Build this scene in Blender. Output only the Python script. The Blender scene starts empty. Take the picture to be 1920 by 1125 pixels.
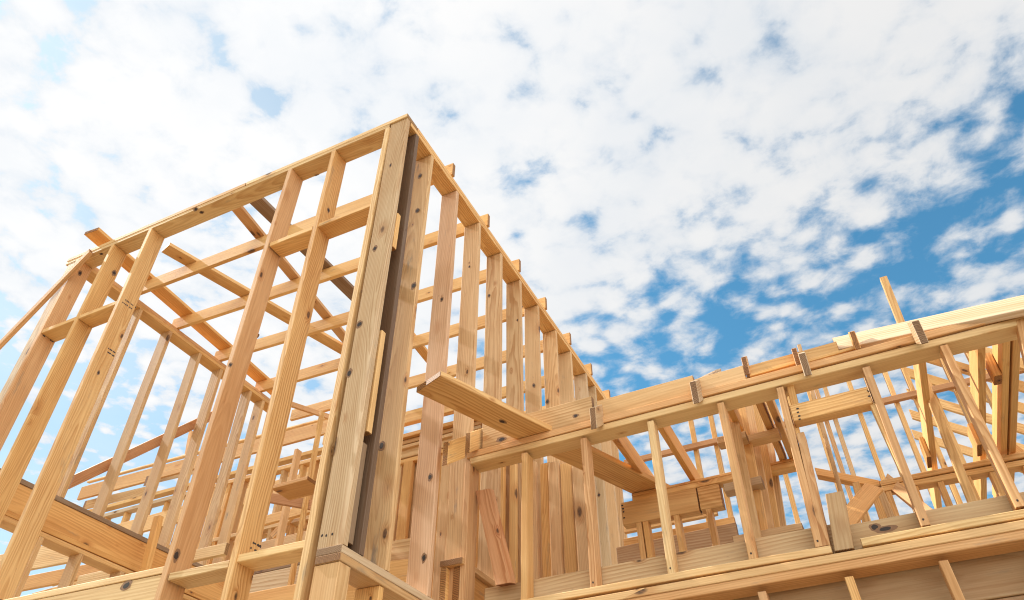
import bpy, bmesh, math, random
from mathutils import Vector, Matrix, noise
from mathutils.bvhtree import BVHTree
random.seed(7)
scene = bpy.context.scene
C = scene.collection

# ------------------------------------------------------------------ camera
H = 1.6                      # eye height above the ground
F_PX, PITCH, YAW = 1400.0, math.radians(40.7), math.radians(115.8)
FW = Vector((math.cos(YAW)*math.cos(PITCH), math.sin(YAW)*math.cos(PITCH), math.sin(PITCH)))
RT = Vector((math.sin(YAW), -math.cos(YAW), 0))
UP = RT.cross(FW)
cam_d = bpy.data.cameras.new('camera'); cam = bpy.data.objects.new('camera', cam_d); C.objects.link(cam)
cam_d.sensor_width = 36; cam_d.lens = F_PX/1920*36; cam_d.clip_end = 3000; cam_d.clip_start = 0.05
M = Matrix((RT, UP, -FW)).transposed().to_4x4(); M.translation = Vector((0, 0, H))
cam.matrix_world = M
scene.camera = cam

# measured points of the photograph turned into points on a known wall / floor plane (metres, eye at z = 0)
def ray(x, y): return (x-960)/F_PX*RT - (y-562.5)/F_PX*UP + FW
def aY(x, y, Y): d = ray(x, y); return d*(Y/d.y)
def aX(x, y, X): d = ray(x, y); return d*(X/d.x)
def aZ(x, y, Z): d = ray(x, y); return d*(Z/d.z)
V = Vector

# ------------------------------------------------------------------ wood material
def nd(nt, t, **kw):
    n = nt.nodes.new(t)
    for k, v in kw.items(): setattr(n, k, v)
    return n
def wood_material(name, ringf=88.0, knots=True, stain=0.50, rough_sawn=0.0, ply=False):
    m = bpy.data.materials.new(name); m.use_nodes = True
    nt = m.node_tree; nt.nodes.clear(); L = nt.links.new
    out = nd(nt, 'ShaderNodeOutputMaterial'); bs = nd(nt, 'ShaderNodeBsdfPrincipled'); L(bs.outputs[0], out.inputs[0])
    tc = nd(nt, 'ShaderNodeTexCoord'); oi = nd(nt, 'ShaderNodeObjectInfo')
    def math_(op, a, b=None, c=None, clamp=False):
        n = nd(nt, 'ShaderNodeMath', operation=op); n.use_clamp = clamp
        for i, s in enumerate((a, b, c)):
            if s is None: continue
            if isinstance(s, (int, float)): n.inputs[i].default_value = s
            else: L(s, n.inputs[i])
        return n.outputs[0]
    def vmath(op, a, b):
        n = nd(nt, 'ShaderNodeVectorMath', operation=op)
        for i, s in enumerate((a, b)):
            if isinstance(s, (tuple, list)): n.inputs[i].default_value = s
            else: L(s, n.inputs[i])
        return n.outputs[0]
    def noise_(vec, scale, detail=2, rough=.5):
        n = nd(nt, 'ShaderNodeTexNoise'); n.inputs['Scale'].default_value = scale; n.inputs['Detail'].default_value = detail
        n.inputs['Roughness'].default_value = rough; L(vec, n.inputs['Vector']); return n.outputs[0]
    def sstep(x, a, b):
        n = nd(nt, 'ShaderNodeMapRange'); n.interpolation_type = 'SMOOTHSTEP'
        L(x, n.inputs[0]); n.inputs[1].default_value = a; n.inputs[2].default_value = b; return n.outputs[0]
    def mixc(f, a, b, mode='MIX'):
        n = nd(nt, 'ShaderNodeMix', data_type='RGBA', blend_type=mode)
        if isinstance(f, (int, float)): n.inputs[0].default_value = f
        else: L(f, n.inputs[0])
        for i, s in ((6, a), (7, b)):
            if isinstance(s, tuple): n.inputs[i].default_value = s
            else: L(s, n.inputs[i])
        return n.outputs[2]
    rnd = oi.outputs['Random']
    r2 = math_('FRACT', math_('MULTIPLY', rnd, 17.31)); r3 = math_('FRACT', math_('MULTIPLY', rnd, 41.7))
    off = nd(nt, 'ShaderNodeCombineXYZ')
    L(math_('MULTIPLY', rnd, 37.0), off.inputs[0]); L(math_('MULTIPLY', r2, 23.0), off.inputs[1]); L(math_('MULTIPLY', r3, 29.0), off.inputs[2])
    P = tc.outputs['Object']; PO = vmath('ADD', P, off.outputs[0])
    sp = nd(nt, 'ShaderNodeSeparateXYZ'); L(P, sp.inputs[0])
    x, y, z = sp.outputs
    # slow wander of the pith along the board
    wa = noise_(vmath('MULTIPLY', PO, (0.55, 1.5, 1.5)), 1.0, 2, .55)
    wb = noise_(vmath('MULTIPLY', PO, (0.8, 5.0, 5.0)), 1.6, 3, .6)
    wa = math_('SUBTRACT', wa, .5); wb = math_('SUBTRACT', wb, .5)
    # knots
    vo = nd(nt, 'ShaderNodeTexVoronoi'); vo.feature = 'F1'; vo.inputs['Scale'].default_value = 1.0
    L(vmath('MULTIPLY', PO, (3.4, 7.5, 7.5)), vo.inputs['Vector'])
    vc = nd(nt, 'ShaderNodeSeparateColor'); L(vo.outputs['Color'], vc.inputs[0])
    kd = math_('MULTIPLY', vo.outputs['Distance'], math_('ADD', .75, math_('MULTIPLY', vc.outputs[0], 2.6)))
    pull = math_('MULTIPLY', math_('POWER', math_('SUBTRACT', 1.0, sstep(kd, 0.0, .42)), 2.0), .030)
    oy = math_('MULTIPLY', math_('SUBTRACT', r2, .5), .22)
    oz = math_('MULTIPLY', math_('SUBTRACT', r3, .35), .16)
    py = math_('ADD', math_('SUBTRACT', y, oy), math_('MULTIPLY', wa, .16))
    pz = math_('ADD', math_('SUBTRACT', z, oz), math_('MULTIPLY', wb, .055))
    pz = math_('ADD', pz, math_('MULTIPLY', x, math_('MULTIPLY', math_('SUBTRACT', rnd, .5), .11)))
    rad = math_('SQRT', math_('ADD', math_('MULTIPLY', py, py), math_('MULTIPLY', pz, pz)))
    rad = math_('ADD', rad, math_('MULTIPLY', pull, 1.0 if knots else 0.0))
    fine = noise_(vmath('MULTIPLY', PO, (2.5, 150.0, 150.0)), 1.0, 3, .7)
    saw = math_('FRACT', math_('ADD', math_('MULTIPLY', rad, ringf), math_('MULTIPLY', math_('SUBTRACT', fine, .5), .35)))
    late = math_('MULTIPLY', sstep(saw, .15, .85), math_('SUBTRACT', 1.0, sstep(saw, .90, 1.0)))
    patch = sstep(noise_(vmath('MULTIPLY', PO, (1.1, 9.0, 9.0)), 1.0, 3, .6), .30, .68)
    ringamt = math_('MULTIPLY', math_('ADD', .15, math_('MULTIPLY', r3, .45)), math_('ADD', .45, patch))
    late = math_('MULTIPLY', late, ringamt)
    tint = oi.outputs['Color']
    dark = mixc(1.0, tint, (.64, .47, .30, 1), 'MULTIPLY')
    col = mixc(late, tint, dark)
    # streaky fibre and board-long tone drift
    col = mixc(math_('MULTIPLY', sstep(fine, .35, .70), .38), col, mixc(1.0, col, (.66, .56, .44, 1), 'MULTIPLY'))
    tone = noise_(vmath('MULTIPLY', PO, (0.9, 6.0, 6.0)), 1.0, 4, .6)
    col = mixc(math_('MULTIPLY', sstep(tone, .38, .68), .60), col, mixc(1.0, col, (.80, .66, .50, 1), 'MULTIPLY'))
    # grey weathering / mildew blotches
    bl = noise_(vmath('MULTIPLY', PO, (2.2, 11.0, 11.0)), 1.0, 5, .68)
    col = mixc(math_('MULTIPLY', sstep(bl, .60, .76), stain), col, (.20, .165, .125, 1))
    sc = noise_(vmath('MULTIPLY', PO, (14.0, 40.0, 40.0)), 1.0, 3, .6)
    col = mixc(math_('MULTIPLY', sstep(sc, .68, .80), .35), col, (.16, .10, .055, 1))
    if knots:
        kn = math_('SUBTRACT', 1.0, sstep(kd, .075, .14))
        halo = math_('SUBTRACT', 1.0, sstep(kd, .12, .36))
        col = mixc(math_('MULTIPLY', halo, .55), col, mixc(1.0, col, (.72, .52, .36, 1), 'MULTIPLY'))
        kdot = sstep(noise_(vmath('MULTIPLY', PO, (60, 120, 120)), 1.0, 2), .35, .6)
        col = mixc(math_('MULTIPLY', kn, .88), col, mixc(kdot, (.15, .065, .03, 1), (.045, .025, .015, 1)))
    # end grain a little darker and greyer
    nx = nd(nt, 'ShaderNodeSeparateXYZ'); L(tc.outputs['Normal'], nx.inputs[0])
    endg = sstep(math_('ABSOLUTE', nx.outputs[0]), .55, .75)
    eg = math_('FRACT', math_('MULTIPLY', rad, ringf*1.7))
    col = mixc(endg, col, mixc(sstep(eg, .4, .8), mixc(1.0, col, (.52, .42, .33, 1), 'MULTIPLY'), mixc(1.0, col, (.24, .17, .12, 1), 'MULTIPLY')))
    L(col, bs.inputs['Base Color'])
    bs.inputs['Roughness'].default_value = .62; bs.inputs['Specular IOR Level'].default_value = .28
    bp = nd(nt, 'ShaderNodeBump'); bp.inputs['Strength'].default_value = .25; bp.inputs['Distance'].default_value = .002
    L(math_('ADD', fine, math_('MULTIPLY', late, -.6)), bp.inputs['Height']); L(bp.outputs[0], bs.inputs['Normal'])
    return m
WOOD = wood_material('framing_lumber')
BOARD = wood_material('wide_board', ringf=52.0, stain=.45)
OLD = wood_material('weathered_lumber', ringf=78.0, stain=.85)

# real base tints of the boards (sap pine, fir, weathered, heart pine)
PINE = (.78, .475, .185); PALE = (.79, .545, .26); PINK = (.69, .405, .185); GREY = (.59, .435, .265)
HEART = (.72, .395, .135); BROWN = (.31, .205, .125); TAN = (.68, .44, .215); RED = (.56, .285, .125)

def empty(name, loc, label, cat, group=None):
    o = bpy.data.objects.new(name, None); C.objects.link(o); o.location = V(loc)+V((0, 0, H)); o.empty_display_size = .2
    o['label'] = label; o['category'] = cat; o['kind'] = 'thing'
    if group: o['group'] = group
    return o
def tag(o, label, cat, group=None, kind=None):
    if label: o['label'] = label
    if cat: o['category'] = cat
    if group: o['group'] = group
    if kind: o['kind'] = kind
    return o

def lum(name, parent, P0, P1, u, v, tint=PINE, mat=None, bow=1.5, jit=.09, bev=.003, cut0=0.0, cut1=0.0):
    """one sawn board: P0-P1 is an edge, u and v its width and thickness; local X runs along the grain.
    cut0 / cut1 shift the v-side end (bevel cuts)."""
    P0, P1, u, v = V(P0), V(P1), V(u), V(v)
    L = (P1-P0).length; ex = (P1-P0)/L
    if u.cross(v).dot(ex) < 0: pass
    ey = (u - ex*u.dot(ex)).normalized(); ez = ex.cross(ey)
    R = Matrix((ex, ey, ez)).transposed()
    ul = R.transposed() @ u; vl = R.transposed() @ v
    n = max(1, min(10, int(L/.35)))
    bm = bmesh.new(); rows = []
    a1, a2 = random.uniform(-1, 1)*.0012*L*bow, random.uniform(-1, 1)*.0012*L*bow
    tw = random.uniform(-1, 1)*.006*bow
    for i in range(n+1):
        t = i/n; s = math.sin(math.pi*t)
        offy = a1*s; offz = a2*s; ang = tw*(t-.5)
        row = []
        for k, c in enumerate((V((0, 0, 0)), ul, ul+vl, vl)):
            e = (cut0*(1-t) + cut1*t) if k in (2, 3) else 0
            p = V((t*L+c.x+e, c.y+offy - ang*c.z, c.z+offz + ang*c.y))
            row.append(bm.verts.new(p))
        rows.append(row)
    for i in range(n):
        for k in range(4):
            bm.faces.new((rows[i][k], rows[i][(k+1) % 4], rows[i+1][(k+1) % 4], rows[i+1][k]))
    bm.faces.new(rows[0][::-1]); bm.faces.new(rows[-1])
    bmesh.ops.recalc_face_normals(bm, faces=bm.faces)
    if bev:
        es = [e for e in bm.edges if len(e.link_faces) == 2 and e.calc_face_angle() > 1.0]
        bmesh.ops.bevel(bm, geom=es, offset=bev, segments=1, affect='EDGES', clamp_overlap=True)
    me = bpy.data.meshes.new(name); bm.to_mesh(me); bm.free()
    me.materials.append(mat or WOOD)
    o = bpy.data.objects.new(name, me); C.objects.link(o)
    W = R.to_4x4(); W.translation = P0 + V((0, 0, H))
    if parent is not None:
        o.parent = parent
        W.translation = W.translation - parent.location
    o.matrix_local = W
    j = random.uniform(1-jit, 1+jit); h = random.uniform(-.03, .03)
    o.color = (min(1, tint[0]*j*(1+h*.4)), min(1, tint[1]*j), min(1, tint[2]*j*(1-h*2)), 1)
    return o

def thing(name, P0, P1, u, v, label, cat, group=None, **kw):
    return tag(lum(name, None, P0, P1, u, v, **kw), label, cat, group)
X_, Y_, Z_ = V((1, 0, 0)), V((0, 1, 0)), V((0, 0, 1))

YA, XB, YC, XD, ZT = 2.6, -2.107, 3.718, -5.5, 4.61
ZP = ZT-.076

# ================================================================== ground
def ground():
    bm = bmesh.new(); n = 40; S = 600
    for i in range(n+1):
        for j in range(n+1):
            fx = (i/n*2-1); fy = (j/n*2-1)
            X = S*fx*abs(fx)**1.5; Y = S*fy*abs(fy)**1.5
            bm.verts.new((X, Y, .05*noise.noise(V((X*.15, Y*.15, 0)))-.02))
    bm.verts.ensure_lookup_table()
    for i in range(n):
        for j in range(n):
            a = i*(n+1)+j; bm.faces.new([bm.verts[k] for k in (a, a+n+1, a+n+2, a+1)])
    me = bpy.data.meshes.new('ground'); bm.to_mesh(me); bm.free()
    o = bpy.data.objects.new('ground', me); C.objects.link(o)
    m = bpy.data.materials.new('sandy_soil'); m.use_nodes = True; nt = m.node_tree; b = nt.nodes['Principled BSDF']
    t = nd(nt, 'ShaderNodeTexNoise'); t.inputs['Scale'].default_value = 1.4; t.inputs['Detail'].default_value = 8
    tc = nd(nt, 'ShaderNodeTexCoord'); nt.links.new(tc.outputs['Object'], t.inputs['Vector'])
    r = nd(nt, 'ShaderNodeValToRGB'); nt.links.new(t.outputs[0], r.inputs[0])
    r.color_ramp.elements[0].position = .35; r.color_ramp.elements[0].color = (.20, .165, .12, 1)
    r.color_ramp.elements[1].position = .7; r.color_ramp.elements[1].color = (.36, .30, .22, 1)
    nt.links.new(r.outputs[0], b.inputs['Base Color']); b.inputs['Roughness'].default_value = .95
    me.materials.append(m); o['kind'] = 'structure'
ground()

# ================================================================== A : tall front wall frame
A = empty('wall_frame', (-3.8, YA, 0), 'tall pine front wall frame with wide window opening and deep header beam', 'wall frame')
d2 = Y_*.14
lum('top_plate', A, (-5.64, YA+.002, ZP), (-2.256, YA+.002, ZP), Z_*.0375, d2, PALE, bow=.3)
lum('top_plate', A, (-5.64, YA, ZP+.0385), (-3.62, YA, ZP+.0385), Z_*.0375, d2, PINE, bow=.3)
lum('top_plate', A, (-3.615, YA-.001, ZP+.0385), (-2.107, YA-.001, ZP+.0385), Z_*.0375, d2, PALE)
def studA(x0, x1, zb, tint, zt=ZP, w=.038, d=.14, y=YA):
    k = (x1-x0)/(zt-1.2)          # x0 at the top, x1 at z = 1.2
    return lum('stud', A, (x0+k*(zt-zb), y, zb), (x0, y, zt), X_*w, Y_*d, tint)
studA(-2.292, -2.328, -.3, PALE)
studA(-2.772, -2.769, -.3, PINE)
studA(-3.183, -3.203, -.3, (.69, .405, .19))
studA(-4.640, -4.607, 1.50, PINE)
studA(-5.077, -5.079, 1.50, PINE)
studA(-5.500, -5.500, 1.50, PINK)
lum('corner_board', A, (-5.60, YA+.004, 1.5), (-5.595, YA+.004, ZP), X_*.094, Y_*.038, GREY, OLD)
def block(x0, x1, z, tint, **k): lum('blocking', A, (x0, YA+.004, z-.038), (x1, YA+.004, z-.038), Z_*.038, Y_*.135, tint, **k)
block(-2.734, -2.297, 3.735, PINE); block(-3.146, -2.774, 3.728, PINE)
block(-5.040, -4.636, 3.748, PINE); block(-5.461, -5.079, 3.748, PINE)
block(-2.731, -2.322, 1.418, PALE); block(-3.160, -2.771, 1.400, PALE)
lum('header_plate', A, (-6.2, YA, 1.452), (-3.206, YA, 1.405), Z_*.036, Y_*.14, PALE)
lum('header_beam', A, (-6.2, YA+.003, 1.15), (-3.208, YA+.003, 1.10), Z_*.300, Y_*.134, PALE, BOARD)

# ================================================================== B : tall side wall frame
B = empty('wall_frame', (XB-.07, 4.8, 0), 'tall side wall frame of closely spaced wide studs running back from the corner', 'wall frame')
dx = X_*-.14
lum('top_plate', B, (XB, 2.655, ZP), (XB, 7.05, ZP), dx, Z_*.0375, PINE)
lum('top_plate', B, (XB+.002, 2.742, ZP+.0385), (XB+.002, 7.05, ZP+.0385), dx, Z_*.0375, PINE)
lum('corner_post', B, (XB-.002, 2.612, 1.36), (XB-.002, 2.612, 4.570), X_*-.146, Y_*.038, (.62, .44, .255), WOOD, bow=.3)
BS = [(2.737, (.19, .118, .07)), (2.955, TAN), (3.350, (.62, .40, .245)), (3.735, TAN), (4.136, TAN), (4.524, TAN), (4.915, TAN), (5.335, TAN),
      (5.715, TAN), (6.143, GREY), (6.40, GREY), (6.75, TAN), (7.0, TAN)]
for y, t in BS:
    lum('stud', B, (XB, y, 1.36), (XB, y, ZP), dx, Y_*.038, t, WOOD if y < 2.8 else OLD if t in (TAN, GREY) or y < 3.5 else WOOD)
lum('spacer_block', B, (XB+.004, 2.652, 3.28), (XB+.004, 2.652, 3.59), dx*.6, Y_*.036, PINE)
lum('spacer_block', B, (XB+.004, 2.664, 1.97), (XB+.004, 2.664, 2.63), dx*.6, Y_*.038, PINE)
lum('spacer_block', B, (XB-.03, 2.652, 1.40), (XB-.03, 2.652, 1.93), dx*.6, Y_*.07, BROWN)
lum('sole_plate', B, (XB, 2.602, 1.322), (XB, 7.0, 1.322), dx, Z_*.037, GREY)
lum('sole_plate', B, (XB+.003, 2.600, 1.283), (XB+.003, 7.0, 1.283), dx, Z_*.0375, TAN)
lum('corner_post', B, (XB, 2.606, -.6), (XB, 2.606, 1.282), dx, Y_*.085, TAN, OLD)
for y in (2.93, 3.33, 3.74, 4.14, 4.55, 4.95, 5.36):
    lum('stud', B, (XB-.005, y, -.6), (XB-.005, y, 1.282), dx, Y_*.038, PINE)

# ================================================================== D : left wall frame
D = empty('wall_frame', (XD-.07, 4.2, 0), 'left wall frame with knotty grey studs standing on a deep rim beam', 'wall frame')
lum('top_plate', D, (XD, 2.742, ZP), (XD, 5.3, ZP), X_*-.14, Z_*.0375, PINE)
lum('top_plate', D, (XD-.004, 2.742, ZP+.0385), (XD-.004, 5.3, ZP+.0385), X_*-.14, Z_*.0375, PINK)
for y in (3.325, 3.70, 4.10, 4.41, 4.86, 5.07):
    lum('stud', D, (XD, y, 2.62), (XD, y, ZP), X_*-.12, Y_*.038, TAN, OLD)
lum('sole_plate', D, (XD+.002, 2.75, 2.582), (XD+.002, 6.3, 2.582), X_*-.14, Z_*.038, BROWN)
lum('rim_beam', D, (XD-.006, 2.75, 2.372), (XD-.006, 6.3, 2.372), X_*-.045, Z_*.21, HEART, BOARD)
lum('lower_plate', D, (XD-.002, 2.75, 2.334), (XD-.002, 6.3, 2.334), X_*-.14, Z_*.037, HEART)
lum('lower_plate', D, (XD, 2.75, 2.296), (XD, 6.3, 2.296), X_*-.14, Z_*.037, PINE)
for y in (3.30, 3.66, 4.06, 4.46, 4.86):
    lum('stud', D, (XD, y, -.8), (XD, y, 2.296), X_*-.12, Y_*.038, TAN, OLD)

# ================================================================== joists and boards over the tall frame
yl = [3.21, 3.76, 4.36, 5.00, 5.63, 6.25, 6.84]; yr = [3.243, 3.855, 4.478, 5.070, 5.688, 6.285, 6.85]
nm = ['first', 'second', 'third', 'fourth', 'fifth', 'sixth', 'last']
for i in range(7):
    thing('joist', (-5.60, yl[i], ZT+.002), (-2.092, yr[i], ZT+.002), Z_*.14, Y_*.038,
          f'{nm[i]} pine ceiling joist back from the front wall, laid across the tall frame', 'joist', 'ceiling joists over the tall frame', tint=PINE, bow=1.3)
def over(p0, p1, q, label, tint=HEART, w=.09, z=4.753):
    a, b = aZ(*p0, z), aZ(*p1, z); e = (b-a).normalized(); s = V((-e.y, e.x, 0))
    c = aZ(*q, z)
    s = s*w if s.dot(c-a) > 0 else -s*w
    thing('brace_board', a, b, s, Z_*.036, label, 'board', 'boards laid over the joists', tint=tint)
over((157, 440), (520, 752), (300, 538), 'bright orange board over the joists beside the left wall', tint=HEART, w=.16)
over((302, 473), (700, 700), (318, 458), 'flat board over the joists with its sawn end showing between two front studs', tint=PINE, w=.14)
over((420, 378), (652, 655), (441, 380), 'narrow pinkish board over the joists left of the dark one', tint=PINK, w=.10)
over((463, 377), (700, 605), (487, 366), 'dark stained board over the joists behind the pink stud', tint=BROWN, w=.13)
over((690, 545), (815, 700), (705, 540), 'board over the joists seen between corner post and side wall studs', tint=HEART, w=.10)

# leaning brace at the far left, outside the front wall
a, b = aY(167, 466, 2.56), aY(-60, 700, 2.53)
thing('brace', a, b, V((.03, 0, -.05)), Y_*.036, 'reddish diagonal brace leaning down left from the upper corner of the front wall', 'brace', tint=PINK)

# ================================================================== C : low wall frame on the right
Cw = empty('wall_frame', (-.5, YC+.05, 0), 'low right wall frame with short studs under a doubled top plate', 'wall frame')
lum('top_plate', Cw, (-2.10, YC+.003, 2.296), (3.2, YC+.003, 2.372), Z_*.042, Y_*.135, PALE)
lum('top_plate', Cw, (-2.12, YC, 2.339), (3.2, YC, 2.416), Z_*.042, Y_*.14, PINK)
def studC(p0, p1, tint, w=.038, y=YC, d=.09, zt=None, name='stud', zb=None):
    a, b = aY(*p0, y), aY(*p1, y)
    return lum(name, Cw, b, a, X_*w, Y_*d, tint)
studC((872.5, 866), (858, 1140), PINK, d=.12)
studC((978, 850), (976, 1140), PINE)
studC((1088, 822), (1107, 1104), PINK)
studC((1212.7, 790), (1252, 1077.5), PALE)
studC((1343.6, 756), (1404, 1050), PINK)
studC((1455, 727), (1529, 1027), PINK)
studC((1493, 812), (1541, 1025), PINK, name='jack_stud')
studC((1616, 689), (1728, 987), PINK)
studC((1761.4, 648), (1905, 952), PINK)
lum('stud', Cw, aY(1980, 930, YC), aY(1905, 600, YC), X_*.038, Y_*.09, PINK)
lum('cripple_stud', Cw, aY(1487, 775, YC+.03), aY(1474, 722, YC+.03), X_*.038, Y_*.06, PINE)
# door header
lum('header_beam', Cw, aY(1488, 790, YC+.006), aY(1637, 755, YC+.006), Z_*.10, Y_*.08, PINE)
lum('trimmer_stud', Cw, aY(1695, 900, YC+.02), aY(1630, 756, YC+.02), X_*.03, Y_*.07, PALE)
# bottom plates, rim and lower wall
lum('sole_plate', Cw, (-1.975, YC-.004, 1.360), (-.136, YC-.004, 1.376), Z_*.036, Y_*.10, PALE)
lum('sole_plate', Cw, (-.005, YC-.004, 1.382), (3.2, YC-.004, 1.44), Z_*.038, Y_*.10, PALE)
lum('rim_board', Cw, (-2.02, YC+.098, 1.36), (-.10, YC+.098, 1.376), Z_*.175, Y_*.04, (.57, .40, .215), BOARD)
lum('rim_board', Cw, (-.09, YC+.098, 1.376), (3.2, YC+.098, 1.44), Z_*.155, Y_*.04, (.57, .40, .215), BOARD)
lum('end_block', Cw, aY(1565, 1034, YC-.001), aY(1547, 926, YC-.001), X_*.085, Y_*.04, (.52, .34, .165), BOARD)
lum('lower_plate', Cw, (-2.1, YC-.012, 1.300), (3.2, YC-.012, 1.385), Z_*.038, Y_*.14, TAN)
lum('lower_plate', Cw, (-2.1, YC-.010, 1.255), (3.2, YC-.010, 1.342), Z_*.042, Y_*.14, PINK)
for i, (px, tint) in enumerate(((1262, PINE), (1414, PINK), (1576, PINE), (1752, PINK), (1930, PINE))):
    t = aY(px, 1105-(px-1262)*.147, YC-.004)
    k = (t.x+.3)*.03
    lum('stud', Cw, (t.x+.05, YC-.004, .2), (t.x, YC-.004, 1.262+t.x*.017), X_*.038, Y_*.09, tint)
for k, (z, t) in enumerate(((1.085, (.50, .33, .17)), (.845, (.54, .335, .18)), (.605, (.48, .32, .165)), (.365, (.50, .33, .17)))):
    lum('floor_joist', Cw, (-2.0, YC+.15+.01*k, z), (3.2, YC+.15+.01*k, z+.09), Z_*.238, Y_*.04, t, BOARD, bow=.3)

# plank lying over the low wall
a, b = aZ(780, 736, 2.392), aZ(1225, 945, 2.392)
e = (b-a).normalized(); s = V((e.y, -e.x, 0))
thing('plank', a, b, s*.225, Z_*.038, 'loose weathered plank laid across the low wall, dirty end poking out toward the viewer', 'plank', tint=PINE, mat=BOARD, bow=.3)

# fascia blocking on the low wall and rafter tails
yf = YC+.012
def fascia(pa, pb, zb0, zb1, label, tint=TAN, y=yf, th=.04, lean=0.0, **kw):
    a, b = aY(*pa, y), aY(*pb, y)
    return thing('fascia_board', (a.x, y, zb0), (b.x, y, zb1), V((0, lean, 1)).normalized()*((a.z-zb0)), Y_*th, label, 'fascia board', 'fascia boards on the low wall', tint=tint, mat=BOARD, **kw)
fascia((905, 798), (1110, 754), 2.376, 2.388, 'stained fascia board on the low wall behind the loose plank')
fascia((1118, 752), (1300, 711), 2.388, 2.398, 'fascia board between first and second dark rafter ends from the plank')
fascia((1302, 711), (1393, 686), 2.40, 2.412, 'fascia board right of the rafter end with the red painted mark')
fascia((1402, 686), (1568, 641), 2.44, 2.455, 'thin fascia board set back above loose battens on the low wall', y=YC+.06, tint=PINE)
# sunlit board leaning back on the rafters at the right end of the low wall
a, b = aY(1569, 655, YC+.09), aY(1925, 578, YC-.07)
b = a+(b-a)*1.6
thing('fascia_board', a, b, V((0, .105, .155)), V((.006, .034, -.022)), 'pale sunlit board tilted back along the right end of the low wall', 'fascia board', 'fascia boards on the low wall', tint=(.72, .53, .335), mat=BOARD)

# loose battens below the thin fascia
for k, (pa, pb, t) in enumerate((((1405, 706), (1500, 679), PINE), ((1408, 712), (1562, 669), PINK), ((1512, 680), (1608, 652), PINE), ((1515, 690), (1606, 662), PINK))):
    yk = YC+.035+.012*(k % 2)
    thing('batten', aY(*pa, yk), aY(*pb, yk), Z_*.018, Y_*.03,
          ('thin yellow batten under the set-back fascia', 'thin pink batten beneath the yellow one, under the set-back fascia', 'short yellow batten right of the thick rafter end', 'short pink batten right of the thick rafter end')[k], 'batten', 'loose battens on the low wall', tint=t)

# rafters: tails show above the low wall, the rest rises toward the back
RD = V((0, .815, .58))
def rafter(px, py, y0, label, h=.145, w=.038, tint=TAN, length=1.5, top=None):
    a = aY(px, py, y0)
    return thing('rafter', a, a+RD*length, X_*w, Z_*h, label, 'rafter', 'rafters over the low wall', tint=tint, mat=OLD, bow=.5)
rafter(828, 874, 3.26, 'lowest rafter end at the left end of the low wall, beside the tall studs', h=.15, tint=PINE, length=.24)
rafter(871, 851, YC-.11, 'second rafter end at the left end of the low wall, left of the loose plank', tint=PINE, length=.30)
rafter(1108, 806, YC-.13, 'rafter with plain brown sawn end right of the loose plank', tint=GREY)
rafter(1300, 758, YC-.13, 'rafter with ringed end grain and a small red mark, over the fourth short stud', tint=GREY)
rafter(1397, 704, YC+.02, 'thin rafter end with a red mark rising above the fascia', h=.125, tint=PINK, w=.03, length=.10)
rafter(1494, 690, YC+.01, 'reddish rafter end pressed against the thick ringed one', h=.13, tint=PINK, w=.028, length=.12)
rafter(1509, 706, YC-.13, 'thick rafter with ringed end grain where the thin fascia is set back', tint=GREY, length=.22)
rafter(1604, 656, YC+.0, 'rafter with orange side at the left end of the sunlit board', h=.12, tint=HEART, length=.10, w=.03)
rafter(1727, 646, YC-.15, 'rafter with red stained end grain in the middle of the sunlit board', tint=GREY, length=.16)

# brace leaning in the corner between the two walls
a, b = aY(891, 921, 3.80), aY(929, 1098, 3.72)
thing('brace', b, a, X_*.095, V((.02, .035, 0)), 'reddish brown diagonal brace standing in the corner of the low wall', 'brace', tint=RED, bow=.3)
# stub floor edge beside the tall side wall
S = empty('floor_edge', (-1.9, 3.6, 0), 'floor edge of plate on doubled joists at the foot of the tall side wall', 'floor edge')
a = aY(824, 1064, 3.69); a.x = max(a.x, XB-.146)
lum('plate', S, a, a+Y_*2.2, X_*.15, Z_*.038, TAN)
lum('joist', S, a+V((.004, .006, -.30)), a+V((.004, 2.2, -.30)), X_*.040, Z_*.298, PINE, BOARD)
lum('joist', S, a+V((.075, .03, -.30)), a+V((.075, 2.2, -.30)), X_*.040, Z_*.298, HEART, BOARD)

# ================================================================== inside the low house
yi = 4.74
I = empty('wall_frame', (-.4, yi, 0), 'inner wall frame behind the low wall, with broad header carrying orange joists', 'wall frame')
lum('top_plate', I, (-1.36, yi, 2.325), (-.20, yi, 2.345), Z_*.038, Y_*.09, PINE)
lum('top_plate', I, (-1.36, yi-.002, 2.364), (-.20, yi-.002, 2.384), Z_*.02, Y_*.09, HEART)
lum('header_beam', I, aY(1168, 985, yi), aY(1312, 957, yi), Z_*.165, Y_*.08, PINE, BOARD)
lum('header_beam', I, aY(1313.5, 956.5, yi), aY(1356, 948, yi), Z_*.16, Y_*.078, PINE, BOARD)
for px in (1192, 1204, 1238, 1262, 1322):
    t = aY(px, 985-(px-1168)*.2, yi); lum('stud', I, (t.x+.02, yi, 1.3), (t.x, yi, t.z), X_*.038, Y_*.08, PINE)
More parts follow.
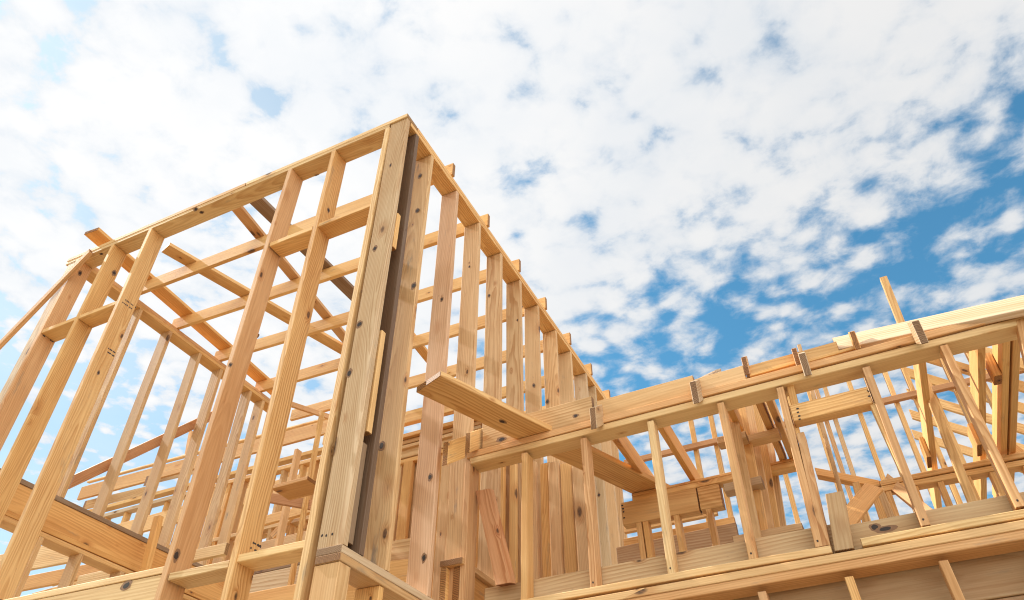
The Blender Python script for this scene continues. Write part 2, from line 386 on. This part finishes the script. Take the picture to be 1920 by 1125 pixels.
# wide studs of a short cross wall
for k, (px0, px1) in enumerate(((1350, 1400), (1368, 1416), (1383, 1428), (1398, 1440), (1412, 1452))):
    t0, t1 = aY(px0+8, 760, 4.15+.17*k), aY(px1+8, 1030, 4.15+.17*k)
    lum('stud', I, t1, t0, X_*.065, Y_*.038, PINE if k % 2 else TAN)
lum('blocking', I, aY(1345, 832, 4.2), aY(1400, 820, 4.2), Z_*.045, Y_*.09, TAN)
lum('blocking', I, aY(1374, 835, 4.3), aY(1462, 813, 4.3), Z_*.045, Y_*.09, TAN)
lum('blocking', I, aY(1358, 922, 4.25), aY(1430, 906, 4.25), Z_*.05, Y_*.09, GREY)
lum('blocking', I, aY(1375, 1018, 4.25), aY(1506, 992, 4.25), Z_*.04, Y_*.09, TAN)
# ceiling joists of the low house (run back from the low wall over the inner wall)
jl = [(-1.245, 'first ceiling joist right of the tall wall', 4.85), (-.945, 'ceiling joist slanting beside the broad header', 4.98), (-.505, 'ceiling joist behind the fifth short stud', 4.95),
      (-.335, 'ceiling joist of the close pair near the door stud', 4.92), (-.275, 'second joist of the close pair near the door stud', 4.9),
      (.560, 'ceiling joist with sunlit patches behind the tall thin post', 6.1), (.855, 'ceiling joist with alternating sun and shade bands', 6.2), (.975, 'ceiling joist with sun bands and a block nailed on its side', 6.2), (1.025, 'ceiling joist doubled against the one with the block', 6.2), (1.45, 'last ceiling joist at the right edge', 6.2)]
for X, lab, y1 in jl:
    thing('joist', (X, 3.87 if X < .8 else 3.96, 2.418), (X, y1, 2.40), X_*.038, Z_*.135, lab, 'joist', 'ceiling joists over the low house', tint=PINE if X > 0 else HEART, bow=.5)
thing('block', (.93, 4.28, 2.40), (.93, 4.28, 2.56), X_*.040, Y_*.10, 'short block nailed on the side of a sun-banded joist', 'block', tint=HEART)
thing('block', (.825, 5.02, 2.37), (.825, 5.02, 2.53), X_*.028, Y_*.16, 'block beside a joist end on the far right partition', 'block', tint=HEART)
thing('block', (.53, 5.05, 2.37), (.53, 5.05, 2.52), X_*.028, Y_*.16, 'block beside the joist behind the tall thin post', 'block', tint=HEART)
# right partition
Rr = empty('wall_frame', (.9, 5.24, 0), 'right partition frame of thin studs under a doubled plate, against blue sky', 'wall frame')
lum('top_plate', Rr, (.22, 5.24, 2.285), (3.2, 5.24, 2.30), Z_*.038, Y_*.09, PINE)
lum('top_plate', Rr, (.22, 5.238, 2.325), (3.2, 5.238, 2.34), Z_*.038, Y_*.09, PINE)
for X in (.235, .40, .555, .715, .86, 1.05, 1.35):
    lum('stud', Rr, (X, 5.244, 1.5), (X, 5.244, 2.285), X_*.036, Y_*.085, PINE)
lum('sole_plate', Rr, (-.4, 5.236, 1.86), (3.2, 5.236, 1.90), Z_*.03, Y_*.09, RED)
# diagonal ledger and corner brace beside the door
a, b = aY(1531, 890, 4.92), aY(1652, 914, 5.3)
thing('ledger', a, b, Z_*.055, Y_*.08, 'doubled ledger running back from the door opening to the right partition', 'ledger', tint=HEART)
a, b = aY(1563, 975, 4.2), aY(1622, 905, 4.6)
thing('brace', a, b, V((.085, 0, -.055)), Y_*.036, 'orange diagonal brace in the door opening of the low wall', 'brace', tint=HEART)
for k, (p0, p1, t) in enumerate((((1597, 905), (1615, 965), PINE), ((1630, 915), (1650, 962), PINE), ((1640, 915), (1668, 960), TAN))):
    y = 4.9
    thing('post', aY(p1[0]+8, p1[1]+40, y), aY(*p0, y), X_*.045, Y_*.09, ('short stud below the ledger, left of the brace head', 'thin stud right of the brace head', 'wide stud with a sunlit patch right of the brace head')[k], 'stud', tint=t)
# tall thin post rising above the sunlit board
a, b = aY(1818, 950, 4.4), aY(1649, 520, 4.4)
thing('post', a, b, X_*.045, Y_*.04, 'tall thin post rising above the sunlit board into the sky', 'post', tint=PINE, bow=.4)
a, b = aY(1500, 690, 4.6), aY(1494, 646, 4.6)
thing('post', (a.x, 4.6, 1.9), b, X_*.026, Y_*.04, 'thin stick poking up behind the thick rafter end', 'post', tint=TAN)

# ================================================================== G : back wall of the low house
yg = 6.8
G = empty('wall_frame', (0, yg, 0), 'back wall frame of thin widely spaced studs with one red girt across', 'wall frame')
s = yg/5.0
for X, t in ((-.93, PINE), (-.775, PINE), (-.497, PINE), (-.05, PINE), (.0, PINK), (.06, TAN), (.225, PINE), (.47, PINE), (-.64, TAN), (-.36, PINE), (-.20, PINE), (.34, TAN), (.59, PINE), (.84, PINE), (.70, PINE), (1.0, PINE), (1.35, PINE)):
    lum('stud', G, (X*s, yg, 1.6), (X*s, yg, 4.40), X_*.040, Y_*.09, t, bow=1.5)
lum('girt', G, aY(1170, 871, yg-.05), aY(2000, 676, yg-.05), Z_*.055, Y_*.05, RED)
lum('top_plate', G, (-2.0, yg, 4.40), (3.5, yg, 4.44), Z_*.038, Y_*.09, PINE)
lum('sole_plate', G, (-2.0, yg, 1.6), (3.5, yg, 1.6), Z_*.038, Y_*.09, PINE)
# sloping rafters against the blue sky
for k in range(6):
    y = 6.3+.62*k
    p = [(1800, 654), (1800, 696), (1800, 736), (1800, 775), (1800, 812), (1800, 848)][k]
    a = aY(*p, y); b = aY(p[0]+140, p[1]+44, y)
    e = (b-a).normalized()
    thing('rafter', a-e*.5, b+e*.9, Z_*.125, Y_*.038, ('topmost', 'second', 'third', 'fourth', 'fifth', 'lowest')[k]+' of the parallel rafters sloping down to the right against the blue sky', 'rafter', 'rafters sloping against the blue sky', tint=PINE)

# ================================================================== E : rear eave wall seen low on the left
ye = 6.4
E_ = empty('wall_frame', (-7, ye, 0), 'rear wall frame low on the left, its plates and studs seen through the left wall', 'wall frame')
def eline(px0, y0, px1, slope=-.2655): return aY(px0, y0, ye), aY(px1, y0+slope*(px1-px0), ye)
def ebeam(name, px0, y0, px1, hgt, th, tint, dy=0.0, parent=E_, **k):
    a, b = eline(px0, y0, px1); a.y += dy; b.y += dy
    return lum(name, parent, a, b, Z_*hgt, Y_*th, tint, **k)
ebeam('fascia', 150, 940, 640, .20, .04, HEART, dy=-.06, mat=BOARD)
ebeam('top_plate', 140, 985, 640, .05, .10, GREY, dy=-.02)
ebeam('top_plate', 140, 970, 640, .05, .10, PINE, dy=-.025)
for k in range(4):
    a, b = eline(165+k*12, 906-k*7.5, 640); dy = -.03+.05*k
    thing('batten', a+Y_*dy, b+Y_*dy, Z_*.022, Y_*.05, ('lowest', 'second', 'third', 'top')[k]+' of the pale stacked battens along the rear eave', 'batten', 'battens stacked along the rear eave', tint=PALE)
for px in range(150, 680, 38):
    a = aY(px+10, 975-.2655*(px-140), ye); lum('stud', E_, (a.x-.02, ye, 1.2), (a.x, ye, a.z), X_*.045, Y_*.09, PINE)
ebeam('rim_board', 120, 1040, 660, .22, .04, PINE, dy=-.05, mat=BOARD)
ebeam('rim_board', 60, 1085, 660, .16, .04, PALE, dy=.3, mat=BOARD)
ebeam('sole_plate', 60, 1120, 660, .05, .10, PINE, dy=-.02)
for px, py in ((152, 958), (268, 912)):
    a = aY(px, py, ye-.1); thing('rafter', a, a+RD*1.2, X_*.05, Z_*.15, 'rafter end on the rear eave, '+('at its left end' if px < 200 else 'behind the second left stud'), 'rafter', 'rafters on the rear eave', tint=TAN, mat=OLD)
a, b = aX(130, 917, -5.665), aX(420, 778, -5.665)
thing('brace', a, b, V((0, .0, .13)), X_*-.036, 'reddish diagonal brace nailed outside the left wall studs', 'brace', tint=RED)
a, b = aY(345, 856, 6.6), aY(354, 808, 6.6)
thing('post', a, b, X_*.05, Y_*.04, 'short stick standing on the rear eave behind the left wall', 'post', tint=PINK)

# ================================================================== K : partition inside the tall bay
yk = 4.4
K = empty('wall_frame', (-2.8, yk, 0), 'partition of close set orange studs under stacked plates, inside the tall bay', 'wall frame')
def kline(name, px0, y0, px1, hgt, th, tint, dy=0.0, mat=None, parent=None):
    a, b = aY(px0, y0, yk), aY(px1, y0-.262*(px1-px0), yk); a.y += dy; b.y += dy
    return lum(name, parent or K, a, b, Z_*hgt, Y_*th, tint, mat)
kline('header_beam', 690, 812, 905, .115, .05, PINE, mat=BOARD)
kline('plate', 690, 845, 905, .035, .14, HEART, dy=-.05)
kline('plate', 690, 853, 905, .035, .10, PINK, dy=-.02)
kline('plate', 690, 862, 905, .03, .12, TAN, dy=-.03)
kline('header_beam', 690, 876, 905, .085, .05, TAN, mat=BOARD)
kline('plate', 690, 886, 960, .035, .10, HEART)
for i, px in enumerate((694, 712, 741, 757, 768, 785, 806, 813, 822, 830, 838, 846, 866, 884, 905, 926, 950)):
    a = aY(px, 884-.262*(px-690), yk); dy = (0, .05, .02)[i % 3]
    lum('stud', K, (a.x-.01, yk+dy, .4), (a.x, yk+dy, a.z-.002*dy), X_*(.085 if i % 2 else .05), Y_*.04, (HEART, PINE, TAN, HEART, TAN)[i % 5])
for k, px in enumerate((985, 1010, 1027, 1048, 1072)):
    a = aY(px, 868, yk+.3); lum('stud', K, (a.x, yk+.3+.02*(k % 2), .4), (a.x, yk+.3+.02*(k % 2), a.z), X_*.085, Y_*.04, (TAN, PINE)[k % 2])
lum('top_plate', K, (-5.5, 7.05, 4.535), (-2.25, 7.05, 4.535), Z_*.076, Y_*.14, PINE)
# far boards low in the tall bay and under the left wall
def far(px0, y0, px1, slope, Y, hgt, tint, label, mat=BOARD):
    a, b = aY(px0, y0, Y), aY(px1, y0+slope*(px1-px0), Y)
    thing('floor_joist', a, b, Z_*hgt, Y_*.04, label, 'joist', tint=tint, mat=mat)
far(-40, 1086, 215, -.19, 4.7, .24, PALE, 'wide pale joist seen under the rim beam of the left wall')
far(-40, 1122, 330, -.19, 5.2, .16, HEART, 'orange joist below the wide pale one under the left wall')
far(140, 1100, 420, -.22, 4.5, .10, PALE, 'pale joist end right of the lower left stud')
far(470, 990, 640, -.27, 5.4, .10, PINE, 'pale board across the tall bay under the sloping reddish board')
far(440, 1052, 640, -.24, 5.5, .14, TAN, 'brown board across the tall bay, level with the lower blocking')
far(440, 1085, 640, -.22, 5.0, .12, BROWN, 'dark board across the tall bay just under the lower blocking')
far(440, 1118, 640, -.20, 4.6, .15, GREY, 'grey stained board low in the tall bay left of the corner post')
far(440, 1150, 640, -.18, 4.4, .14, HEART, 'lowest orange board in the tall bay left of the corner post')
far(640, 1072, 780, -.15, 4.0, .16, TAN, 'tan board low behind the corner post')
far(640, 1150, 800, -.10, 3.9, .30, HEART, 'orange board low behind the corner post')
# a light inner frame further back in the tall bay
N = empty('wall_frame', (-4.4, 5.7, 0), 'light frame of thin studs standing far back inside the tall bay', 'wall frame')
def nline(name, px0, y0, px1, slope, hgt, th, tint, Y=5.7):
    return lum(name, N, aY(px0, y0, Y), aY(px1, y0+slope*(px1-px0), Y), Z_*hgt, Y_*th, tint)
nline('top_plate', 395, 915, 640, -.262, .045, .09, PINE)
nline('blocking', 380, 1020, 640, -.235, .04, .09, TAN)
for k, px in enumerate((402, 428, 452, 472, 505, 528, 563, 588, 612)):
    y0 = 915-.262*(px-395); a = aY(px, y0, 5.71)
    lum('stud', N, (a.x+.01, 5.71, .6), (a.x, 5.71, a.z), X_*.04, Y_*.08, (PINE, HEART, TAN)[k % 3])
a, b = aY(505, 1002, 5.6), aY(566, 935, 5.6)
lum('brace', N, a, b, V((.06, 0, -.06)), Y_*.035, PINE)
a, b = aY(1752, 985, 5.0), aY(1655, 905, 5.3)
thing('brace', a, b, V((.05, 0, .06)), Y_*.036, 'pinkish brace slanting down right below the right partition plate', 'brace', tint=PINK)
a, b = aY(1960, 905, 5.3), aY(1886, 843, 5.3)
thing('brace', a, b, V((.05, 0, .07)), Y_*.036, 'pale brace at the right edge below the right partition plate', 'brace', tint=PINE)
# far boards inside the low house
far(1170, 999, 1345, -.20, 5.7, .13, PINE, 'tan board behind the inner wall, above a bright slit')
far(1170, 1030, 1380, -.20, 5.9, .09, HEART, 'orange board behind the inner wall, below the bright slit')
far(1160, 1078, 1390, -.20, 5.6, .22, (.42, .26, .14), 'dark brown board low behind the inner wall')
a = aX(258, 1085, -5.38); b = aX(288, 968, -5.38)
thing('post', a, b, X_*.07, Y_*.05, 'short leaning post standing in front of the rim beam of the left wall', 'post', tint=HEART)
# odd pieces inside the tall bay
a, b = aY(508, 917, 3.9), aY(576, 899, 3.9)
thing('shelf_board', a, b, Z_*.03, Y_*.22, 'short flat board lodged level inside the tall bay, left of the corner post', 'board', tint=HEART)
a, b = aY(496, 940, 4.4), aY(600, 958, 4.6)
thing('brace', a, b, Z_*.085, Y_*.036, 'reddish board sloping down right beneath the short flat board', 'brace', tint=RED)
a, b = aY(533, 1125, 4.5), aY(599, 770, 4.5)
thing('post', a, b, X_*.026, Y_*.05, 'thin stick with a bright edge standing inside the tall bay', 'post', tint=PINE)
a, b = aY(508, 1050, 4.7), aY(552, 842, 4.7)
thing('post', a, b, X_*.036, Y_*.07, 'pinkish stud inside the tall bay left of the thin stick', 'post', tint=PINK)
a, b = aZ(518, 752, 4.50), aZ(650, 796, 4.50)
thing('ledger', a, b, Z_*.06, V((.03, .12, 0)), 'reddish ledger at the back end of the left wall plate', 'ledger', tint=PINK)

# ================================================================== knots, grade stamps and nail heads at their places in the boards
def plain(name, col, rough=.7):
    m = bpy.data.materials.new(name); m.use_nodes = True; nt = m.node_tree; b = nt.nodes['Principled BSDF']
    t = nd(nt, 'ShaderNodeTexNoise'); t.inputs['Scale'].default_value = 90; tc = nd(nt, 'ShaderNodeTexCoord'); nt.links.new(tc.outputs['Object'], t.inputs[0])
    r = nd(nt, 'ShaderNodeValToRGB'); nt.links.new(t.outputs[0], r.inputs[0])
    r.color_ramp.elements[0].color = (col[0]*.6, col[1]*.6, col[2]*.6, 1); r.color_ramp.elements[1].color = (*col, 1)
    nt.links.new(r.outputs[0], b.inputs['Base Color']); b.inputs['Roughness'].default_value = rough; return m
KNOT, KRIM, INK = plain('knot_heart', (.045, .028, .018)), plain('knot_rim', (.30, .155, .07)), plain('stamp_ink', (.06, .045, .04))
def on_board(o, P):
    """local point and normal on board o nearest to world point P"""
    W = o.matrix_basis.copy()
    if o.parent: W.translation = W.translation + o.parent.location
    bm = bmesh.new(); bm.from_mesh(o.data); t = BVHTree.FromBMesh(bm); bm.free()
    co, no, _, _ = t.find_nearest(W.inverted() @ (P+V((0, 0, H))))
    return co, no
def disc(o, co, no, r, stretch, mat, lift, n=11):
    me = o.data
    if mat.name not in [m.name for m in me.materials]: me.materials.append(mat)
    idx = [m.name for m in me.materials].index(mat.name)
    ax = V((1, 0, 0)) - no*no.x; ax = ax.normalized() if ax.length > .1 else V((0, 1, 0)); bx = no.cross(ax)
    bm = bmesh.new(); bm.from_mesh(me); ring = []
    for k in range(n):
        t = 2*math.pi*k/n; q = r*random.uniform(.78, 1.15)
        ring.append(bm.verts.new(co + no*lift + ax*math.cos(t)*q*stretch + bx*math.sin(t)*q))
    f = bm.faces.new(ring); f.material_index = idx; f.normal_update()
    if f.normal.dot(no) < 0: f.normal_flip()
    bm.to_mesh(me); bm.free()
def knot(o, P, r, stretch=1.3):
    co, no = on_board(o, P)
    disc(o, co, no, r*1.55, stretch*1.25, KRIM, .0006); disc(o, co, no, r, stretch, KNOT, .0012)
def nails(o, pts, r=.0045):
    for P in pts: co, no = on_board(o, P); disc(o, co, no, r, 1.3, KNOT, .0008, 6)
def stamp(o, P, w=.10, h=.03):
    co, no = on_board(o, P); ax = V((1, 0, 0)); bx = no.cross(ax)
    for k in range(9):
        for q in range(2):
            if random.random() < .72:
                disc(o, co + bx*(k/8-.5)*w + ax*((q-.5)*h), no, .0065, random.uniform(.7, 1.6), INK, .0007, 5)
def kids(par, name): return [c for c in par.children if c.name.split('.')[0] == name]
bst = [o for o in kids(B, 'stud') if o.matrix_basis.translation.z + 0 > -1e9]
def b_stud_at(px, py):
    for o in sorted(bst, key=lambda o: (o.matrix_basis.translation + B.location).y):
        y = (o.matrix_basis.translation + B.location).y; t = aY(px, py, y)
        if XB-.145 < t.x < XB+.005 and 1.3 < t.z < 4.6 and (o.matrix_basis.translation.z+B.location.z) > 2: return o, t
    return None, None
cpost = [o for o in kids(B, 'corner_post') if o.matrix_basis.translation.z + B.location.z > 2][0]
for px, py, r, st in ((674, 608, .016, 1.0), (703, 466, .012, 1.2), (621, 838, .012, 2.6), (655, 700, .012, 1.5), (732, 310, .007, 1.6), (640, 560, .006, 1.2)):
    knot(cpost, aY(px, py, 2.612), r, st)
nails(cpost, [aY(x, y, 2.612) for x, y in ((590, 1010), (604, 1004), (612, 1004), (623, 1002))], .006)
for px, py, r in ((776, 536, .014), (716, 836, .014), (829, 562, .009), (807, 895, .011), (795, 1046, .012), (788, 330, .013), (783, 395, .012), (917, 554, .009), (1001, 723, .010),
                  (1026, 753, .013), (1042, 927, .014), (960, 867, .012), (1123, 928, .010), (1068, 990, .009), (970, 600, .006), (903, 590, .006), (880, 500, .006)):
    o, t = b_stud_at(px, py)
    if o: knot(o, t, r)
ast = kids(A, 'stud')
def near(x): return min(ast, key=lambda o: abs((o.matrix_basis.translation+A.location).x - x))
knot(near(-3.20), aX(336, 1041, -3.15), .013, 1.6); knot(near(-5.08), aX(214, 512, -5.04), .016, 1.0); knot(near(-3.20), aX(500, 640, -3.15), .008); knot(near(-3.20), aX(380, 640, -3.15), .008)
knot(near(-5.50), aX(150, 512, -5.462), .012); knot(near(-4.61), aX(182, 700, -4.6), .008); knot(near(-2.77), aX(615, 395, -2.735), .010)
stamp(near(-4.61), aX(241, 572, -4.60), .11, .035); stamp(near(-4.61), aX(206, 661, -4.60), .06, .03); stamp(near(-5.50), aX(92, 632, -5.46), .09, .03); stamp(near(-2.77), aX(476, 1027, -2.735), .06, .03)
hb = kids(A, 'header_beam')[0]; knot(hb, aY(236, 1098, YA), .017, 1.3)
tp = kids(A, 'top_plate')
for px, py, r in ((595, 330, .009), (365, 391, .011), (378, 398, .010), (190, 476, .009)): knot(tp[0], aZ(px, py, ZP), r)
ch = kids(Cw, 'header_beam')[0]; nails(ch, [aY(x, y, YC) for x, y in ((1495, 765), (1496, 772), (1498, 779), (1499, 785), (1628, 732), (1630, 742))], .006)
ih = kids(I, 'header_beam')[0]; nails(ih, [aY(x, y, yi) for x, y in ((1167, 948), (1168, 954), (1169, 960), (1170, 971))], .007)
rb = kids(Cw, 'rim_board')[1]; co = aY(1640, 988, YC+.098); knot(rb, co, .013, 1.2); knot(rb, aY(1660, 992, YC+.098), .010, 2.8)
for o in C.objects:
    if o.name.startswith('fascia_board') and 'behind the loose plank' in o.get('label', ''): knot(o, aY(939, 822, YC), .013, 1.6); knot(o, aY(1078, 778, YC), .009)
    if o.name.startswith('plank'): knot(o, aZ(942, 790, 2.392), .012, 1.4)
for o in kids(Cw, 'stud'):
    x = (o.matrix_basis.translation+Cw.location).x
    nails(o, [o.matrix_basis.translation + Cw.location - V((0, 0, H)) + V((.017, 0, .03))], .005)

# ================================================================== light and sky
SUN_EL, SUN_AZ = 38.0, None
sd = V((-.745, -.05, .665)).normalized()
el = math.asin(sd.z)
sl = bpy.data.lights.new('sun', 'SUN'); sl.energy = 5.0; sl.angle = math.radians(.5); sl.color = (1.0, .95, .87)
so = bpy.data.objects.new('sun', sl); C.objects.link(so); so.rotation_mode = 'QUATERNION'
so.rotation_quaternion = sd.to_track_quat('Z', 'Y')

w = bpy.data.worlds.new('World'); scene.world = w; w.use_nodes = True
nt = w.node_tree; nt.nodes.clear(); L = nt.links.new
def mth(op, a, b=None, clamp=False):
    n = nd(nt, 'ShaderNodeMath', operation=op); n.use_clamp = clamp
    for i, s in enumerate((a, b)):
        if s is None: continue
        if isinstance(s, (int, float)): n.inputs[i].default_value = s
        else: L(s, n.inputs[i])
    return n.outputs[0]
def sst(x, a, b):
    n = nd(nt, 'ShaderNodeMapRange'); n.interpolation_type = 'SMOOTHSTEP'; L(x, n.inputs[0])
    n.inputs[1].default_value = a; n.inputs[2].default_value = b; return n.outputs[0]
def cmix(f, a, b):
    n = nd(nt, 'ShaderNodeMix', data_type='RGBA')
    if isinstance(f, (int, float)): n.inputs[0].default_value = f
    else: L(f, n.inputs[0])
    for i, s in ((6, a), (7, b)):
        if isinstance(s, tuple): n.inputs[i].default_value = s
        else: L(s, n.inputs[i])
    return n.outputs[2]
out = nd(nt, 'ShaderNodeOutputWorld')
sky = nd(nt, 'ShaderNodeTexSky'); sky.sky_type = 'NISHITA'; sky.sun_disc = False
sky.sun_elevation = el; sky.sun_rotation = math.atan2(sd.x, sd.y); sky.air_density = 1.0; sky.dust_density = .6; sky.ozone_density = 2.0
skt = nd(nt, 'ShaderNodeMix', data_type='RGBA', blend_type='MULTIPLY'); skt.inputs[0].default_value = 1.0
L(sky.outputs[0], skt.inputs[6]); skt.inputs[7].default_value = (.52, 1.06, 1.07, 1)
bg1 = nd(nt, 'ShaderNodeBackground'); L(skt.outputs[2], bg1.inputs[0]); bg1.inputs[1].default_value = .132
tc = nd(nt, 'ShaderNodeTexCoord'); sep = nd(nt, 'ShaderNodeSeparateXYZ'); L(tc.outputs['Generated'], sep.inputs[0])
zc = mth('MAXIMUM', sep.outputs[2], .06)
cp = nd(nt, 'ShaderNodeCombineXYZ'); L(mth('DIVIDE', sep.outputs[0], zc), cp.inputs[0]); L(mth('DIVIDE', sep.outputs[1], zc), cp.inputs[1])
def wnoise(scale, detail, rough, dist=0.0, offs=(0, 0, 0), stretch=(1, 1, 1)):
    mp = nd(nt, 'ShaderNodeMapping'); L(cp.outputs[0], mp.inputs['Vector']); mp.inputs['Location'].default_value = offs; mp.inputs['Scale'].default_value = stretch
    n = nd(nt, 'ShaderNodeTexNoise'); L(mp.outputs[0], n.inputs['Vector']); n.inputs['Scale'].default_value = scale
    n.inputs['Detail'].default_value = detail; n.inputs['Roughness'].default_value = rough; n.inputs['Distortion'].default_value = dist
    return n.outputs[0]
nA = wnoise(12.0, 9, .60, .2, (3.1, 1.7, 0))
wn = nd(nt, 'ShaderNodeTexNoise'); wn.inputs['Scale'].default_value = 14; wn.inputs['Detail'].default_value = 5; L(cp.outputs[0], wn.inputs['Vector'])
wv = nd(nt, 'ShaderNodeVectorMath', operation='MULTIPLY_ADD'); L(wn.outputs[1], wv.inputs[0]); wv.inputs[1].default_value = (.06, .06, 0); L(cp.outputs[0], wv.inputs[2])
vp = nd(nt, 'ShaderNodeTexVoronoi'); vp.feature = 'SMOOTH_F1'; vp.inputs['Scale'].default_value = 16; vp.inputs['Smoothness'].default_value = .55; L(wv.outputs[0], vp.inputs['Vector'])
puff = mth('SUBTRACT', 1.0, mth('MULTIPLY', vp.outputs['Distance'], 1.15))
n1 = mth('ADD', mth('MULTIPLY', nA, .70), mth('MULTIPLY', puff, .30))
n2 = wnoise(2.2, 4, .5, .1, (7.3, 4.2, 0))
sp2 = nd(nt, 'ShaderNodeSeparateXYZ'); L(cp.outputs[0], sp2.inputs[0])
q = mth('ADD', mth('MULTIPLY', sp2.outputs[0], .34), mth('MULTIPLY', sp2.outputs[1], .94))      # the cloud field thins toward one side
q = mth('ADD', q, mth('MULTIPLY', mth('SUBTRACT', n2, .5), .42))
q2 = sst(mth('MULTIPLY', sp2.outputs[0], -1.0), 1.15, 1.75)                                       # and opens low on the other
thr = mth('ADD', mth('MULTIPLY', mth('MAXIMUM', sst(q, .80, 1.20), q2), .22), mth('ADD', .272, mth('MULTIPLY', sst(q, 1.30, 1.75), -.11)))
dens = mth('SUBTRACT', n1, thr)
sundot = nd(nt, 'ShaderNodeVectorMath', operation='DOT_PRODUCT'); L(tc.outputs['Generated'], sundot.inputs[0]); sundot.inputs[1].default_value = sd
mask = mth('MAXIMUM', sst(dens, -.10, .15), mth('MAXIMUM', mth('MULTIPLY', q2, .60), mth('MULTIPLY', sst(sundot.outputs['Value'], .55, .98), .72)))
shade = mth('ADD', mth('MULTIPLY', sst(dens, .02, .26), .65), mth('MULTIPLY', sst(wnoise(3.0, 5, .55, .1, (1.3, 8.8, 0)), .34, .62), .35))
glow = sst(sundot.outputs['Value'], .25, .95)
back = sst(mth('ADD', mth('MULTIPLY', sep.outputs[1], -.42), mth('MULTIPLY', sep.outputs[0], .60)), .02, .62)   # unseen clouds behind and right of the camera, brightened to fill shaded faces
ccol = cmix(shade, (.76, .83, .91, 1), (1.0, 1.0, 1.0, 1))
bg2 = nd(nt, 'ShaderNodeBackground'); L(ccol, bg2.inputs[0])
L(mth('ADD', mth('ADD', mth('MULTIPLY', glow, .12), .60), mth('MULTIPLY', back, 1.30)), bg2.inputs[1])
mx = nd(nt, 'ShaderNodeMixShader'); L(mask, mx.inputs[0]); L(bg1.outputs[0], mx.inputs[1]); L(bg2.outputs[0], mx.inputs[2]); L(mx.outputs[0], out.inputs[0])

scene.view_settings.view_transform = 'Standard'; scene.view_settings.look = 'None'; scene.view_settings.gamma = 1
scene.view_settings.exposure = 0.50
scene.cycles.max_bounces = 8; scene.cycles.diffuse_bounces = 5
scene.cycles.use_denoising = True; scene.cycles.filter_width = 1.15
